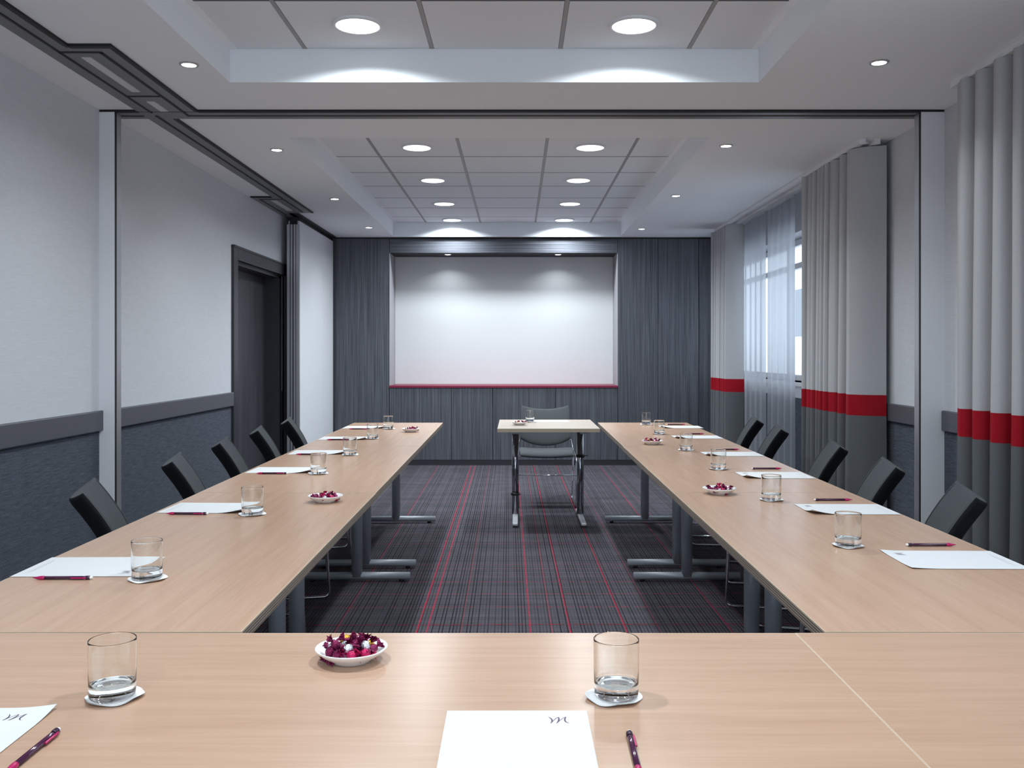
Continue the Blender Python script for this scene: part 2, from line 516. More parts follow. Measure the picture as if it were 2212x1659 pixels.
# door in the left wall
dr = MB()
dr.box(-2.46, -2.42, D0, D1, .005, DZ)
door = struct(dr.build('door_1', M['wood_door']))
q = MB()
q.box(XL - .02, XL + .022, D0 - .11, D0, 0, DZ + .105); q.box(XL - .02, XL + .022, D1, D1 + .05, 0, DZ + .105)
q.box(XL - .02, XL + .022, D0, D1, DZ, DZ + .105)
q.box(XL - .03, XL + .03, D0 - .115, D1 + .05, DZ + .095, DZ + .112)
q.build('door_frame', M['frame_dark'], door, bevel=.004)
q = MB()
q.box(-2.48, XL - .02, D0 - .02, D0 + .004, 0, DZ); q.box(-2.48, XL - .02, D1 - .10, D1 + .02, 0, DZ); q.box(-2.48, XL - .02, D0, D1, DZ - .03, DZ + .02)
q.build('door_lining', M['frame_dark'], door)
MB().box(XL - .05, XL + .004, D0 + .002, D0 + .026, 0, DZ - .03).build('edge_strip', M['alu'], door)

# parked partition panels beside the back wall
def partition(label, y0, y1, end):
    p = thing('partition_panel', label, 'partition', (-2.145, (y0 + y1) / 2, 0), 0, 'parked partition panels')
    h = (y1 - y0) / 2
    MB().box(-.055, .055, -h + (.03 if end else .002), h - .002, .012, 2.555).build('panel_body', M['panelwhite'], p, bevel=.003)
    if end:
        e = MB()
        for (xa, xb, mi) in ((-.058, -.030, 0), (-.030, -.022, 1), (-.022, -.004, 0), (-.004, .006, 1), (.006, .024, 0), (.024, .030, 1), (.030, .058, 0)):
            e.box(xa, xb, -h - (.012 if mi == 0 else 0), -h + .03, .012, 2.515, mi)
        e.build('edge_profile', [M['alu'], M['black']], p)
        MB().box(-.03, .035, -h - .01, -h + .05, 2.515, 2.588).build('carrier_block', M['black'], p)
    MB().box(-.05, .05, -h + .03, h - .01, 2.555, 2.588).build('head_seal', M['black'], p)
    MB().box(-.05, .05, -h + .03, h - .01, 0.0, .012).build('floor_seal', M['black'], p)
partition('white partition panel with aluminium edge profile, parked next to the door', 8.80, 9.83, True)
partition('white partition panel parked against the dark wood back wall', 9.832, 10.44, False)
struct(MB().box(-2.10, -2.068, 10.43, YB, 0, ZC).build('trim_9', M['frame_dark']))

# ceiling track of the partition
tr = thing('partition_track', 'dark grey partition track running across the white ceiling', 'track', (0, 0, ZC))
gr = MB(); bl = MB()
zt, zb = .004, -.010
gr.box(-2.055, -1.93, Y0, 3.93, zb, zt)
bl.box(-1.93, -1.91, Y0, 3.90, zb - .002, zt); bl.box(-1.992, -1.980, Y0, 3.98, zb - .003, zb + .004)
gr.box(-2.055, -1.745, 3.93, 4.963, zb, zt)
bl.box(-1.91, -1.727, 3.90, 3.93, zb - .002, zt); bl.box(-1.745, -1.727, 3.93, 4.963, zb - .002, zt)
bl.box(-1.992, -1.980, 3.98, 4.99, zb - .003, zb + .004); bl.box(-1.815, -1.800, 3.98, 5.06, zb - .003, zb + .004)
bl.box(-1.992, -1.80, 3.975, 3.99, zb - .003, zb + .004); bl.box(-1.98, -1.815, 4.66, 4.675, zb - .003, zb + .004)
gr.box(XL + .002, XR - .002, 4.985, 5.119, zb, zt)
bl.box(XL + .002, -2.055, 4.960, 4.985, zb - .002, zt); bl.box(-1.727, XR - .002, 4.960, 4.985, zb - .002, zt)
bl.box(-1.80, XR - .002, 5.045, 5.056, zb - .003, zb + .004); bl.box(XL + .002, -2.055, 5.05, 5.06, zb - .003, zb + .004)
gr.box(-2.056, -1.918, 5.119, 8.57, zb, zt)
bl.box(-1.918, -1.900, 5.119, 8.57, zb - .002, zt); bl.box(-1.992, -1.978, 5.05, 8.50, zb - .003, zb + .004)
gr.box(-2.238, -2.056, 7.71, 8.97, zb, zt)
bl.box(-2.238, -2.056, 7.70, 7.72, zb - .002, zt); bl.box(-2.19, -2.178, 7.80, 8.7, zb - .003, zb + .004)
bl.box(-2.19, -1.992, 7.795, 7.807, zb - .003, zb + .004)
gr.box(-2.14, -2.09, 8.57, YB - .02, zb, zt); bl.box(-2.09, -2.05, 8.57, YB - .02, zb - .004, zt)
gr.build('rail_profile', M['track'], tr); bl.build('groove', M['black'], tr)
for x0_, x1_, y0_, y1_ in ((-1.922, -1.880, 4.05, 4.58), (-1.922, -1.880, 4.76, 4.95), (-2.105, -2.058, 7.86, 8.42)):
    MB().box(x0_, x1_, y0_, y1_, zb - .004, zb + .003).build('infill_strip', M['strip'], tr)

# ------------------------------------------------------------------ lamps
def make_downlight():
    d = thing('downlight', 'x', 'ceiling light')
    MB().lathe([(.094, .0), (.098, -.011), (.107, -.013), (.115, -.006), (.115, .0)], 40).build('trim_ring', M['white_paint'], d)
    MB().lathe([(.0, -.004), (.060, -.004), (.090, -.008), (.0965, -.010)], 40).build('lens', M['lens'], d)
    L = bpy.data.lights.new('downlight_lamp', 'AREA'); L.shape = 'DISK'; L.size = .16; L.energy = DOWNLIGHT_W; L.spread = R(152); L.color = LAMP_COL
    lo = bpy.data.objects.new('downlight_lamp', L); COL.objects.link(lo); lo.parent = d; lo.location = (0, 0, -.018)
    return d
ords = ['nearest the camera', 'second from the near end', 'third from the near end', 'closest to the back wall']
dl0 = make_downlight()
first = True
def put(proto, label, group, loc):
    global first
    if proto.get('label') == 'x':
        proto.location = loc; tag(proto, label, None, group); return proto
    return dup(proto, label, group, loc)
for side, x in (('left', -.716), ('right', .528)):
    put(dl0, 'large round downlight in the near ceiling tray, the %s one of its pair' % side, 'downlights in the ceiling trays', (x, 4.13, ZT))
    for k, y in enumerate((6.585, 7.835, 9.07, 10.18)):
        put(dl0, 'round downlight in the far ceiling tray, %s row, %s' % (side, ords[k]), 'downlights in the ceiling trays', (x, y, ZT))
    for y, nm in ((1.68, 'above the near table'), (-.77, 'behind the camera')):
        put(dl0, 'large round downlight in the near ceiling tray, %s row, %s' % (side, nm), 'downlights in the ceiling trays', (x, y, ZT))
def make_spot(name, power, spread, size):
    d = thing(name, 'x', 'ceiling light')
    MB().lathe([(.031, 0), (.033, -.006), (.041, -.006), (.044, 0)], 28).build('trim_ring', M['alu'], d)
    MB().lathe([(.0, -.006), (.032, -.005)], 28).build('bulb', M['bulb'], d)
    L = bpy.data.lights.new(name + '_lamp', 'AREA'); L.shape = 'DISK'; L.size = size; L.energy = power; L.spread = R(spread); L.color = LAMP_COL
    lo = bpy.data.objects.new(name + '_lamp', L); COL.objects.link(lo); lo.parent = d; lo.location = (0, 0, -.008)
    return d
sp0 = make_spot('ceiling_spotlight', SPOT_W, 110, .045)
for side, pts in (('left', [(-1.494, 4.18), (-1.553, 5.935), (-1.553, 7.826), (-1.55, 9.61)]), ('right', [(1.641, 4.15), (1.33, 5.82), (1.333, 7.67), (1.326, 9.72)])):
    for k, (x, y) in enumerate(pts):
        put(sp0, 'small bright spotlight in the ceiling %s of the tray, %s' % (side, ords[k]), 'small spotlights in the ceiling border', (x, y, ZC))
ns0 = make_spot('niche_spotlight', NICHE_W, 125, .05)
for side, x in (('left', -.797), ('right', .480)):
    put(ns0, 'small spotlight over the white screen, the %s one of two' % side, 'spotlights over the screen', (x, 10.62, NZ1))

# ------------------------------------------------------------------ curtains
def curtain(name, label, path, group, seed, xw=None):
    """path: plan polyline of the folded cloth; upper cloth, red band and lower cloth are parts."""
    root = thing(name, label, 'curtain', (path[0][0], path[0][1], 0), 0, group)
    ox, oy = path[0]
    rnd = random.Random(seed)
    n = len(path)
    mid = [(sum(path[max(0, min(n - 1, i + k))][0] for k in range(-14, 15)) / 29, sum(path[max(0, min(n - 1, i + k))][1] for k in range(-14, 15)) / 29) for i in range(n)]
    def pos(u, z):
        i = min(int(u * (n - 1) + 1e-6), n - 1)
        x, y = path[i]; mx, my = mid[i]
        h = 1 - z / 2.57
        k = .80 + .30 * h
        wob = .010 * math.sin(z * 2.3 + i * .11) * h
        edge = min(1, i / 20, (n - 1 - i) / 20)
        return (mx + (x - mx) * (k if edge > .1 else 1) - ox, my + (y - my) * (k if edge > .1 else 1) + wob - oy, z)
    for nm, z0, z1, mt, nv in (('upper_cloth', 1.022, 2.565, 'curtain', 16), ('red_band', .892, 1.022, 'curtain_red', 3), ('lower_cloth', .03, .892, 'curtain_dark', 10)):
        mb = MB()
        mb.grid(lambda u, v: pos(u, z0 + (z1 - z0) * v), n - 1, nv)
        mb.build(nm, M[mt], root, solid=.004, recalc=False)
    return root

def folds(y0, y1, x, nf, amp, seed, skew=.35):
    rnd = random.Random(seed)
    ws_ = [rnd.uniform(.65, 1.4) for _ in range(nf)]
    tot = sum(ws_); y = y0; out = []
    for k, w_ in enumerate(ws_):
        L = (y1 - y0) * w_ / tot
        A = amp * (.75 + .5 * rnd.random())
        for i in range(16):
            p = i / 16
            ph = p + skew * math.sin(2 * PI * p) / (2 * PI)
            s = math.cos(2 * PI * ph)
            s = math.copysign(abs(s) ** .75, s)
            out.append((x - A * s + .006 * rnd.random() * 0, y + L * (p + .16 * math.sin(4 * PI * p) / 2)))
        y += L
    out.append((out[-1][0], y1))
    return out
def line(a, b_, n=26, bow=0.0):
    dx_, dy_ = b_[0] - a[0], b_[1] - a[1]; L = math.hypot(dx_, dy_)
    return [(a[0] + dx_ * i / n - dy_ / L * bow * math.sin(PI * i / n), a[1] + dy_ * i / n + dx_ / L * bow * math.sin(PI * i / n)) for i in range(n + 1)]
p = folds(6.68, 5.80, 2.135, 8, .050, 4); p += line((p[-1][0], 5.775), (2.285, 5.66), 30, -.02)
curtain('curtain', 'grey curtain with crimson band gathered on the near side of the window', p, 'banded curtains at the windows', 1)
p = folds(9.76, 9.20, 2.125, 6, .046, 9); p += line((p[-1][0], 9.18), (2.262, 9.12), 26, -.015)
curtain('curtain', 'grey curtain with crimson band hanging beside the dark wood back wall', p, 'banded curtains at the windows', 2)
p = line((2.175, 4.44), (2.085, 4.32), 24, -.02) + folds(4.30, 3.05, 2.125, 9, .050, 12)
curtain('curtain', 'grey curtain with crimson band cut off by the right picture edge', p, 'banded curtains at the windows', 3)

def sheer(label, y0, y1, seed, x=2.215):
    root = None
    rnd = random.Random(seed)
    a, b_ = rnd.uniform(0, 6), rnd.uniform(0, 6)
    def fn(u, v):
        y = y0 + (y1 - y0) * u; z = .03 + 2.50 * v
        k = 1 - .45 * v
        return (x + k * (.016 * math.sin(26 * u + a) + .008 * math.sin(51 * u + b_)), y, z)
    mb = MB(); mb.grid(fn, 90, 12)
    o = mb.build('sheer_curtain', M['sheer'], None, recalc=False)
    return tag(o, label, 'sheer curtain', 'sheer curtains at the far window')
s1 = sheer('translucent sheer curtain panel next to the far banded curtain', 8.93, 8.175, 1)
s2 = sheer('translucent sheer curtain panel in the middle of the window', 8.06, 7.305, 2)
s3 = sheer('translucent sheer curtain panel half hidden behind the gathered grey curtain', 7.19, 6.40, 3, 2.235)
for o, (y0, y1) in ((s1, (8.93, 8.175)), (s2, (8.06, 7.305)), (s3, (7.19, 6.40))):
    x = 2.235 if o is s3 else 2.215
    MB().box(x - .006, x + .006, y1, y0, 2.528, 2.545).build('hanging_rail', M['alu'], o)

def crail(label, y0, y1):
    r_ = thing('curtain_rail', label, 'curtain rail', (0, 0, 0), 0, 'curtain rails')
    for x in (2.125, 2.215):
        mb = MB(); mb.box(x - .016, x + .016, y0, y1, 2.570, ZC)
        mb.box(x - .02, x + .02, y0 - .012, y0, 2.566, ZC)
        mb.build('rail', M['white_paint'], r_, bevel=.002)
    for y in [y0 + .1 + k * .6 for k in range(int((y1 - y0) / .6))]:
        MB().box(2.141, 2.199, y - .015, y + .015, 2.588, ZC).build('bracket', M['white_paint'], r_)
    return r_
crail('double white curtain rail over the sheer curtains', 5.64, 9.78)
crail('double white curtain rail over the curtain at the right picture edge', .8, 4.46)

# ------------------------------------------------------------------ tables
TH = .744
def make_table(name, L, Wd, top, edge, x0=0):
    """Table lying along local x; origin on the floor at its centre."""
    t_ = thing(name, 'x', 'table')
    TB = .027
    MB().box(-L / 2 + .0015, L / 2 - .0015, -Wd / 2 + .0015, Wd / 2 - .0015, TH - .004, TH).build('table_top', top, t_)
    e = MB().box(-L / 2, L / 2, -Wd / 2, Wd / 2, -TB + .004, .0037)
    e.build('edge_band', edge, t_, loc=(0, 0, TH - .004))
    return t_
def t_leg(t_, x, Wd):
    lg = MB()
    lg.lathe([(.0, .03), (.031, .03), (.031, TH - .032), (0, TH - .032)], 28)
    g_ = lg.build('leg_column', M['legpaint'], t_, loc=(x, 0, 0))
    ft = MB(); ft.tube([(0, -.297, .030), (0, .297, .030)], .021, 20)
    f_ = ft.build('foot_bar', M['legpaint'], t_, loc=(x, 0, 0))
    for y in (-.25, .25):
        MB().lathe([(.0, 0), (.014, 0), (.014, .014), (0, .014)], 16, o=(0, y, 0)).build('glide', M['black'], f_)
    MB().box(x - .03, x + .03, -.22, .22, TH - .045, TH - .031).build('top_bracket', M['legpaint'], t_)
TW = .685
tb0 = make_table('conference_table', 1.765, TW, M['beech'], M['edge'])
for s in (-1, 1):
    t_leg(tb0, s * (1.765 / 2 - .155), TW)
MB().box(-.7, .7, -.02, .02, TH - .085, TH - .045).build('stretcher_beam', M['legpaint'], tb0)
names3 = ['end nearest the camera', 'middle of the row', 'end nearest the back wall']
left = [(-.880, 2.655), (-.892, 4.425), (-.905, 6.195)]
right = [(.9435, 2.655), (.952, 4.425), (.965, 6.205)]
for k, (x, y) in enumerate(left):
    put(tb0, 'beech conference table in the left row, %s' % names3[k], 'beech conference tables', (x, y, 0)).rotation_euler = (0, 0, PI / 2 + R(.3 + .08 * k))
for k, (x, y) in enumerate(right):
    dup(tb0, 'beech conference table in the right row, %s' % names3[k], 'beech conference tables', (x, y, 0), PI / 2 - R(.25 + .05 * k))
dup(tb0, 'beech conference table across the front of the picture', 'beech conference tables', (-.345, 1.4245, 0), 0)
tc0 = make_table('conference_table', .80, TW, M['beech'], M['edge'])
tc0.location = (.938, 1.4255, 0)
tag(tc0, 'short beech corner table at the bottom right, joined by a thin seam', 'table', 'beech conference tables')
t_leg(tc0, .22, TW)
t_leg(tc0, -.22, TW)

# the presenter's table
pt = thing('presenter_table', 'small pale table with chrome legs in front of the screen', 'table', (.228, 6.96, 0))
MB().box(-.365, .365, -.44, .44, TH - .004, TH).build('table_top', M['beech_pale'], pt)
MB().box(-.365, .365, -.44, .44, TH - .026, TH - .004).build('edge_band', M['edge_pale'], pt)
for s in (-1, 1):
    x = s * .252 + .014
    lg = MB(); lg.lathe([(0, .035), (.0275, .035), (.0275, TH - .03), (0, TH - .03)], 28)
    c_ = lg.build('leg_column', M['darkchrome'], pt, loc=(x, .16, 0))
    MB().box(x - .021, x + .021, -.24, .40, .012, .036).build('foot_bar', M['footgrey'], pt, bevel=.008)
    MB().box(x - .018, x + .018, -.235, -.19, .0, .014).build('glide', M['black'], pt)
    MB().box(x - .018, x + .018, .34, .39, .0, .014).build('glide', M['black'], pt)
    MB().box(x - .03, x + .03, -.30, .36, TH - .05, TH - .026).build('top_bracket', M['legpaint'], pt)
    tz = .19 if s < 0 else .485
    q = MB(); q.lathe([(.028, tz - .011), (.034, tz - .011), (.034, tz + .011), (.028, tz + .011)], 24)
    q.box(.02 * s - .0, .06 * s, -.006, .006, tz - .003, tz + .003) if s > 0 else q.box(-.005, .045, -.036, -.028, tz - .003, tz + .003)
    q.build('cable_tie', M['tie'], c_)

# ------------------------------------------------------------------ chairs (face local +y, origin on the floor under the seat)
def make_chair():
    c_ = thing('conference_chair', 'x', 'chair')
    # back: strongly curved padded shell, its top edge dipping between raised corners
    Rr, A = .285, R(47)
    def core(u, v):
        ang = u * A
        wv = 1.07 - .07 * v
        zt_ = .782 + .038 * u * u; zb_ = .470 + .070 * u * u
        z = zb_ + (zt_ - zb_) * v
        h = (z - .45) / .37
        x = Rr * math.sin(ang) * wv
        y = -.09 - .19 * max(h, 0) ** 1.75 + Rr * (1 - math.cos(ang)) * (.6 + .4 * h) - .078
        nx, ny = -math.sin(ang), math.cos(ang)
        return Vector((x, y, z)), Vector((nx, ny, .30)).normalized()
    def thick(u, v):
        e = max(abs(u), abs(2 * v - 1))
        return .0125 * math.sqrt(max(0.0, 1 - e ** 14))
    def front(u, v):
        u = 2 * u - 1; u = math.copysign(1 - (1 - abs(u)) ** 1.5, u); v2 = 2 * v - 1; v = .5 + .5 * math.copysign(1 - (1 - abs(v2)) ** 1.5, v2)
        p_, n_ = core(u, v); return p_ + n_ * thick(u, v)
    def rear(u, v):
        u = 2 * u - 1; u = math.copysign(1 - (1 - abs(u)) ** 1.5, u); v2 = 2 * v - 1; v = .5 + .5 * math.copysign(1 - (1 - abs(v2)) ** 1.5, v2)
        p_, n_ = core(u, v); return p_ - n_ * thick(u, v)
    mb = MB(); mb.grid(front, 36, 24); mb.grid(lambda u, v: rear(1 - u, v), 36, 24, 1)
    bk_ = mb.build('backrest', [M['chair'], M['chair_rear_shaded']], c_, recalc=False)
    bm = bmesh.new(); bm.from_mesh(bk_.data); bmesh.ops.remove_doubles(bm, verts=bm.verts, dist=.0003); bm.to_mesh(bk_.data); bm.free()
    for s in (-1, 1):
        seam = MB(); pts = []
        for k in range(13):
            p_, n_ = core(s * .955, .03 + .94 * k / 12); pts.append(p_ + n_ * .0095)
        seam.tube(pts, .0018, 6)
        seam.build('piping', M['piping'], bk_)
    # seat
    def seat(u, v, sgn):
        uu, vv = 2 * u - 1, 2 * v - 1
        e = max(abs(uu), abs(vv))
        th = .022 * math.sqrt(max(0, 1 - e ** 10))
        x = .232 * uu * (1 - .04 * vv); y = .02 + .225 * vv
        z = .436 + .012 * uu * uu - .018 * max(0, vv - .5) ** 2 * 4 - .008 * (1 - vv) * .5
        return (x, y, z + sgn * th)
    def sq(q):
        q = 2 * q - 1; return .5 + .5 * math.copysign(1 - (1 - abs(q)) ** 1.5, q)
    mb = MB(); mb.grid(lambda u, v: seat(sq(u), sq(v), 1), 28, 24); mb.grid(lambda u, v: seat(sq(1 - u), sq(v), -1), 28, 24)
    s_ = mb.build('seat', M['chair'], c_, recalc=False)
    bm = bmesh.new(); bm.from_mesh(s_.data); bmesh.ops.remove_doubles(bm, verts=bm.verts, dist=.0003); bm.to_mesh(s_.data); bm.free()
    for s in (-1, 1):
        fr = MB()
        x = s * .243
        fr.tube([(s * .200, -.228, .60), (s * .236, -.200, .475), (x, -.18, .425), (x, .20, .420), (x, .262, .39), (s * .237, .285, .0075), (s * .237, -.235, .0075), (x, -.15, .42)], .0062, 10, fillet=.035)
        fr.build('side_frame', M['chrome'], c_)
    fr = MB(); fr.tube([(-.247, .274, .27), (.247, .274, .27)], .0055, 10); fr.build('crossbar', M['chrome'], c_)
    for yy in (-.1, .15):
        MB().tube([(-.243, yy, .410), (.243, yy, .410)], .006, 10).build('seat_support', M['chrome'], c_)
    return c_
ch0 = make_chair()
pos5 = ['nearest the camera', 'second from the near end', 'third from the near end', 'fourth from the near end', 'farthest from the camera']
CL = [(-1.240, 3.32, 20), (-1.255, 4.185, 16), (-1.295, 4.97, 13), (-1.318, 5.74, 13), (-1.33, 6.53, 12)]
CR = [(1.316, 3.225, 18), (1.362, 3.985, 15), (1.417, 4.80, 13), (1.419, 5.83, 12), (1.47, 6.60, 11)]
for k, (x, y, a_) in enumerate(CL):
    put(ch0, 'charcoal upholstered chair behind the left table row, %s' % pos5[k], 'chairs along the left tables', (x - .015, y, 0)).rotation_euler = (0, 0, -PI / 2 + R(a_))
for k, (x, y, a_) in enumerate(CR):
    dup(ch0, 'charcoal upholstered chair behind the right table row, %s' % pos5[k], 'chairs along the right tables', (x - .03, y, 0), PI / 2 - R(a_))
c_ = dup(ch0, 'charcoal chair with chrome frame behind the small presenter table', 'chairs', (.252, 7.86, 0), PI)
del c_['group']

# ------------------------------------------------------------------ tableware
g = MB()
g.lathe([(.0, .0015), (.026, .0012), (.029, .0), (.0325, .0008), (.0340, .003), (.0345, .006), (.0348, .020), (.0352, .045), (.0355, .070), (.0356, .086), (.0356, .0888), (.0354, .0895), (.0350, .0898), (.0346, .0895), (.0344, .0888), (.0344, .086), (.0343, .070), (.0340, .045), (.0335, .0265), (.0330, .0225), (.0318, .0205), (.030, .0198), (.015, .0190), (.0, .0188)], 64)
gl0 = tag(g.build('tumbler', M['glass'], None), 'x', 'glass')
def coaster_mesh(name, seed):
    rnd = random.Random(seed); ph = rnd.uniform(0, 6)
    mb = MB(); n = 64; rs = (0, .022, .034, .0395, .0435)
    vs_ = [(0, 0, .0012)]; fs = []
    for j, r in enumerate(rs[1:]):
        for i in range(n):
            a_ = 2 * PI * i / n
            k = max(0, (r - .035) / .0085)
            rr = r * (1 + .035 * k * math.cos(6 * a_ + ph))
            vs_.append((rr * math.cos(a_), rr * math.sin(a_), .0010 + k * (.0022 + .0022 * math.sin(3 * a_ + ph * 2))))
    for i in range(n):
        fs.append((0, 1 + i, 1 + (i + 1) % n))
        for j in range(3):
            fs.append((1 + j * n + i, 1 + (j + 1) * n + i, 1 + (j + 1) * n + (i + 1) % n, 1 + j * n + (i + 1) % n))
    mb.add(vs_, fs, 0, True)
    return mb.build(name, M['coaster'], None, solid=.0007)
co0 = tag(coaster_mesh('coaster', 3), 'x', 'coaster')
pos6 = ['nearest the camera', 'second from the near end', 'third from the near end', 'fourth from the near end', 'fifth from the near end', 'farthest from the camera']
G = [((-.632, 1.433), 'on the front table, the left one of two', 'glasses on the front table'), ((.156, 1.435), 'on the front table, the right one of two', 'glasses on the front table')]
for k, p_ in enumerate([(-.882, 2.187), (-.881, 3.055), (-.882, 4.081), (-.880, 4.838), (-.903, 5.748), (-.907, 6.480)]):
    G.append((p_, 'on the left table row, %s' % pos6[k], 'glasses on the left tables'))
for k, p_ in enumerate([(.925, 2.558), (.931, 3.352), (.934, 4.243), (.937, 5.067), (.945, 6.075), (.972, 6.875)]):
    G.append((p_, 'on the right table row, %s' % pos6[k], 'glasses on the right tables'))
G.append(((.104, 7.128), 'on the small presenter table', 'glasses on the presenter table'))
rnd = random.Random(5)
for k, ((x, y), where, grp) in enumerate(G):
    put(gl0, 'clear glass tumbler %s' % where, grp, (x, y, TH + .0032)).rotation_euler = (0, 0, rnd.uniform(0, 6))
    put(co0, 'white wavy coaster under the tumbler %s' % where, grp.replace('glasses', 'coasters'), (x + rnd.uniform(-.004, .004), y + rnd.uniform(-.004, .004), TH + .0006)).rotation_euler = (0, 0, rnd.uniform(0, 6))

# saucers and sweets
s_ = MB()
s_.lathe([(0, .004), (.030, .004), (.031, .0), (.035, .0), (.036, .003), (.052, .012), (.0625, .0215), (.0632, .0235), (.0615, .0238), (.050, .0150), (.034, .0072), (0, .0068)], 56)
sa0 = tag(s_.build('saucer', M['china'], None), 'x', 'saucer')
def sweet_mesh(kind, mt, seed):
    rnd = random.Random(seed)
    mb = MB(); n, k = 14, 9; vs_ = []; fs = []
    for j in range(k + 1):
        th = PI * (.06 + .88 * j / k)
        for i in range(n):
            a_ = 2 * PI * i / n
            rr = .0080 * (1 + .10 * math.sin(5 * a_ + seed + j) * math.sin(th) + rnd.uniform(-.05, .05))
            vs_.append((.0100 * math.cos(th), rr * math.sin(th) * math.cos(a_), rr * math.sin(th) * math.sin(a_)))
    for j in range(k):
        for i in range(n):
            fs.append((j * n + i, j * n + (i + 1) % n, (j + 1) * n + (i + 1) % n, (j + 1) * n + i))
    fs.append(tuple(range(n))); fs.append(tuple(k * n + i for i in range(n)))
    mb.add(vs_, fs, 0, True)
    o = mb.build('wrapped_sweet', M[mt], None)
    for s in (-1, 1):
        mb = MB(); vs_ = []; fs = []; n = 14
        for j, (xx, r) in enumerate(((.0085, .0026), (.0105, .0018), (.0145, .0055), (.0195, .0092))):
            for i in range(n):
                a_ = 2 * PI * i / n + .5 * j
                z_ = (.35 if i % 2 else -.35) * r
                flat = .55
                vs_.append((s * (xx + (rnd.uniform(-.002, .002) if j == 3 else 0)), (r + z_) * math.cos(a_), (r + z_) * math.sin(a_) * flat))
        for j in range(3):
            for i in range(n):
                fs.append((j * n + i, j * n + (i + 1) % n, (j + 1) * n + (i + 1) % n, (j + 1) * n + i))
        mb.add(vs_, fs, 0, False)
        mb.build('twisted_end', M['foil_plum'] if kind != 'pink' else M[mt], o, recalc=False)
    return tag(o, 'x', 'sweet')
SW = {'plum': sweet_mesh('plum', 'foil_plum', 1), 'pink': sweet_mesh('pink', 'foil_pink', 2), 'silver': sweet_mesh('silver', 'foil_silver', 3), 'gold': sweet_mesh('gold', 'foil_gold', 4)}
word = {'plum': 'plum red foil-wrapped sweet', 'pink': 'bright crimson foil-wrapped sweet', 'silver': 'silver foil-wrapped sweet with plum ends', 'gold': 'gold foil-wrapped sweet with plum ends'}
def layout(n):
    pts = [(0, 0, .0150)]
    pts += [(.0195 * math.cos(a_), .0195 * math.sin(a_), .0152) for a_ in [k * PI / 3 + .2 for k in range(6)]]
    pts += [(.0370 * math.cos(a_), .0370 * math.sin(a_), .0195) for a_ in [k * PI / 4.5 for k in range(9)]]
    pts += [(.0130 * math.cos(a_), .0130 * math.sin(a_), .0275) for a_ in [k * PI / 2 + .6 for k in range(4)]]
    pts += [(.0275 * math.cos(a_), .0275 * math.sin(a_), .0290) for a_ in [k * PI / 2.5 + .9 for k in range(5)]]
    return pts[:n]
def saucer(x, y, where, short, n, seed, colors):
    put(sa0, 'white china saucer of wrapped sweets %s' % where, 'saucers of sweets', (x, y, TH + .0005)).rotation_euler = (0, 0, seed)
    rnd = random.Random(seed)
    for i, (px, py, pz) in enumerate(layout(n)):
        c_ = colors[(i * 7 + seed) % len(colors)]
        grp = '%s sweets on the saucer %s' % (c_, short)
        o = put(SW[c_], '%s on the saucer %s' % (word[c_], short), grp, (x + px, y + py, TH + pz))
        o.rotation_euler = (rnd.uniform(-.7, .7), rnd.uniform(-.9, .9), rnd.uniform(0, 6.28))
mixc = ['plum', 'plum', 'silver', 'plum', 'pink', 'plum', 'plum', 'gold', 'silver', 'plum', 'pink', 'plum', 'silver']
saucer(-.290, 1.610, 'on the front table', 'on the front table', 25, 3, mixc)
saucer(-.693, 3.320, 'on the left table row, nearer the camera', 'on the left row nearer the camera', 16, 4, ['plum', 'plum', 'silver', 'plum', 'pink'])
saucer(-.723, 6.253, 'at the far end of the left table row', 'at the far end of the left row', 10, 5, ['plum', 'plum', 'plum', 'pink'])
saucer(.775, 3.506, 'on the right table row, nearer the camera', 'on the right row nearer the camera', 16, 6, ['plum', 'silver', 'plum', 'plum', 'pink'])
saucer(.799, 5.400, 'on the right table row, farther from the camera', 'on the right row farther away', 13, 7, ['plum', 'plum', 'gold', 'plum', 'pink'])
saucer(.021, 6.860, 'on the small presenter table', 'on the small presenter table', 9, 8, ['plum', 'plum', 'silver', 'gold'])

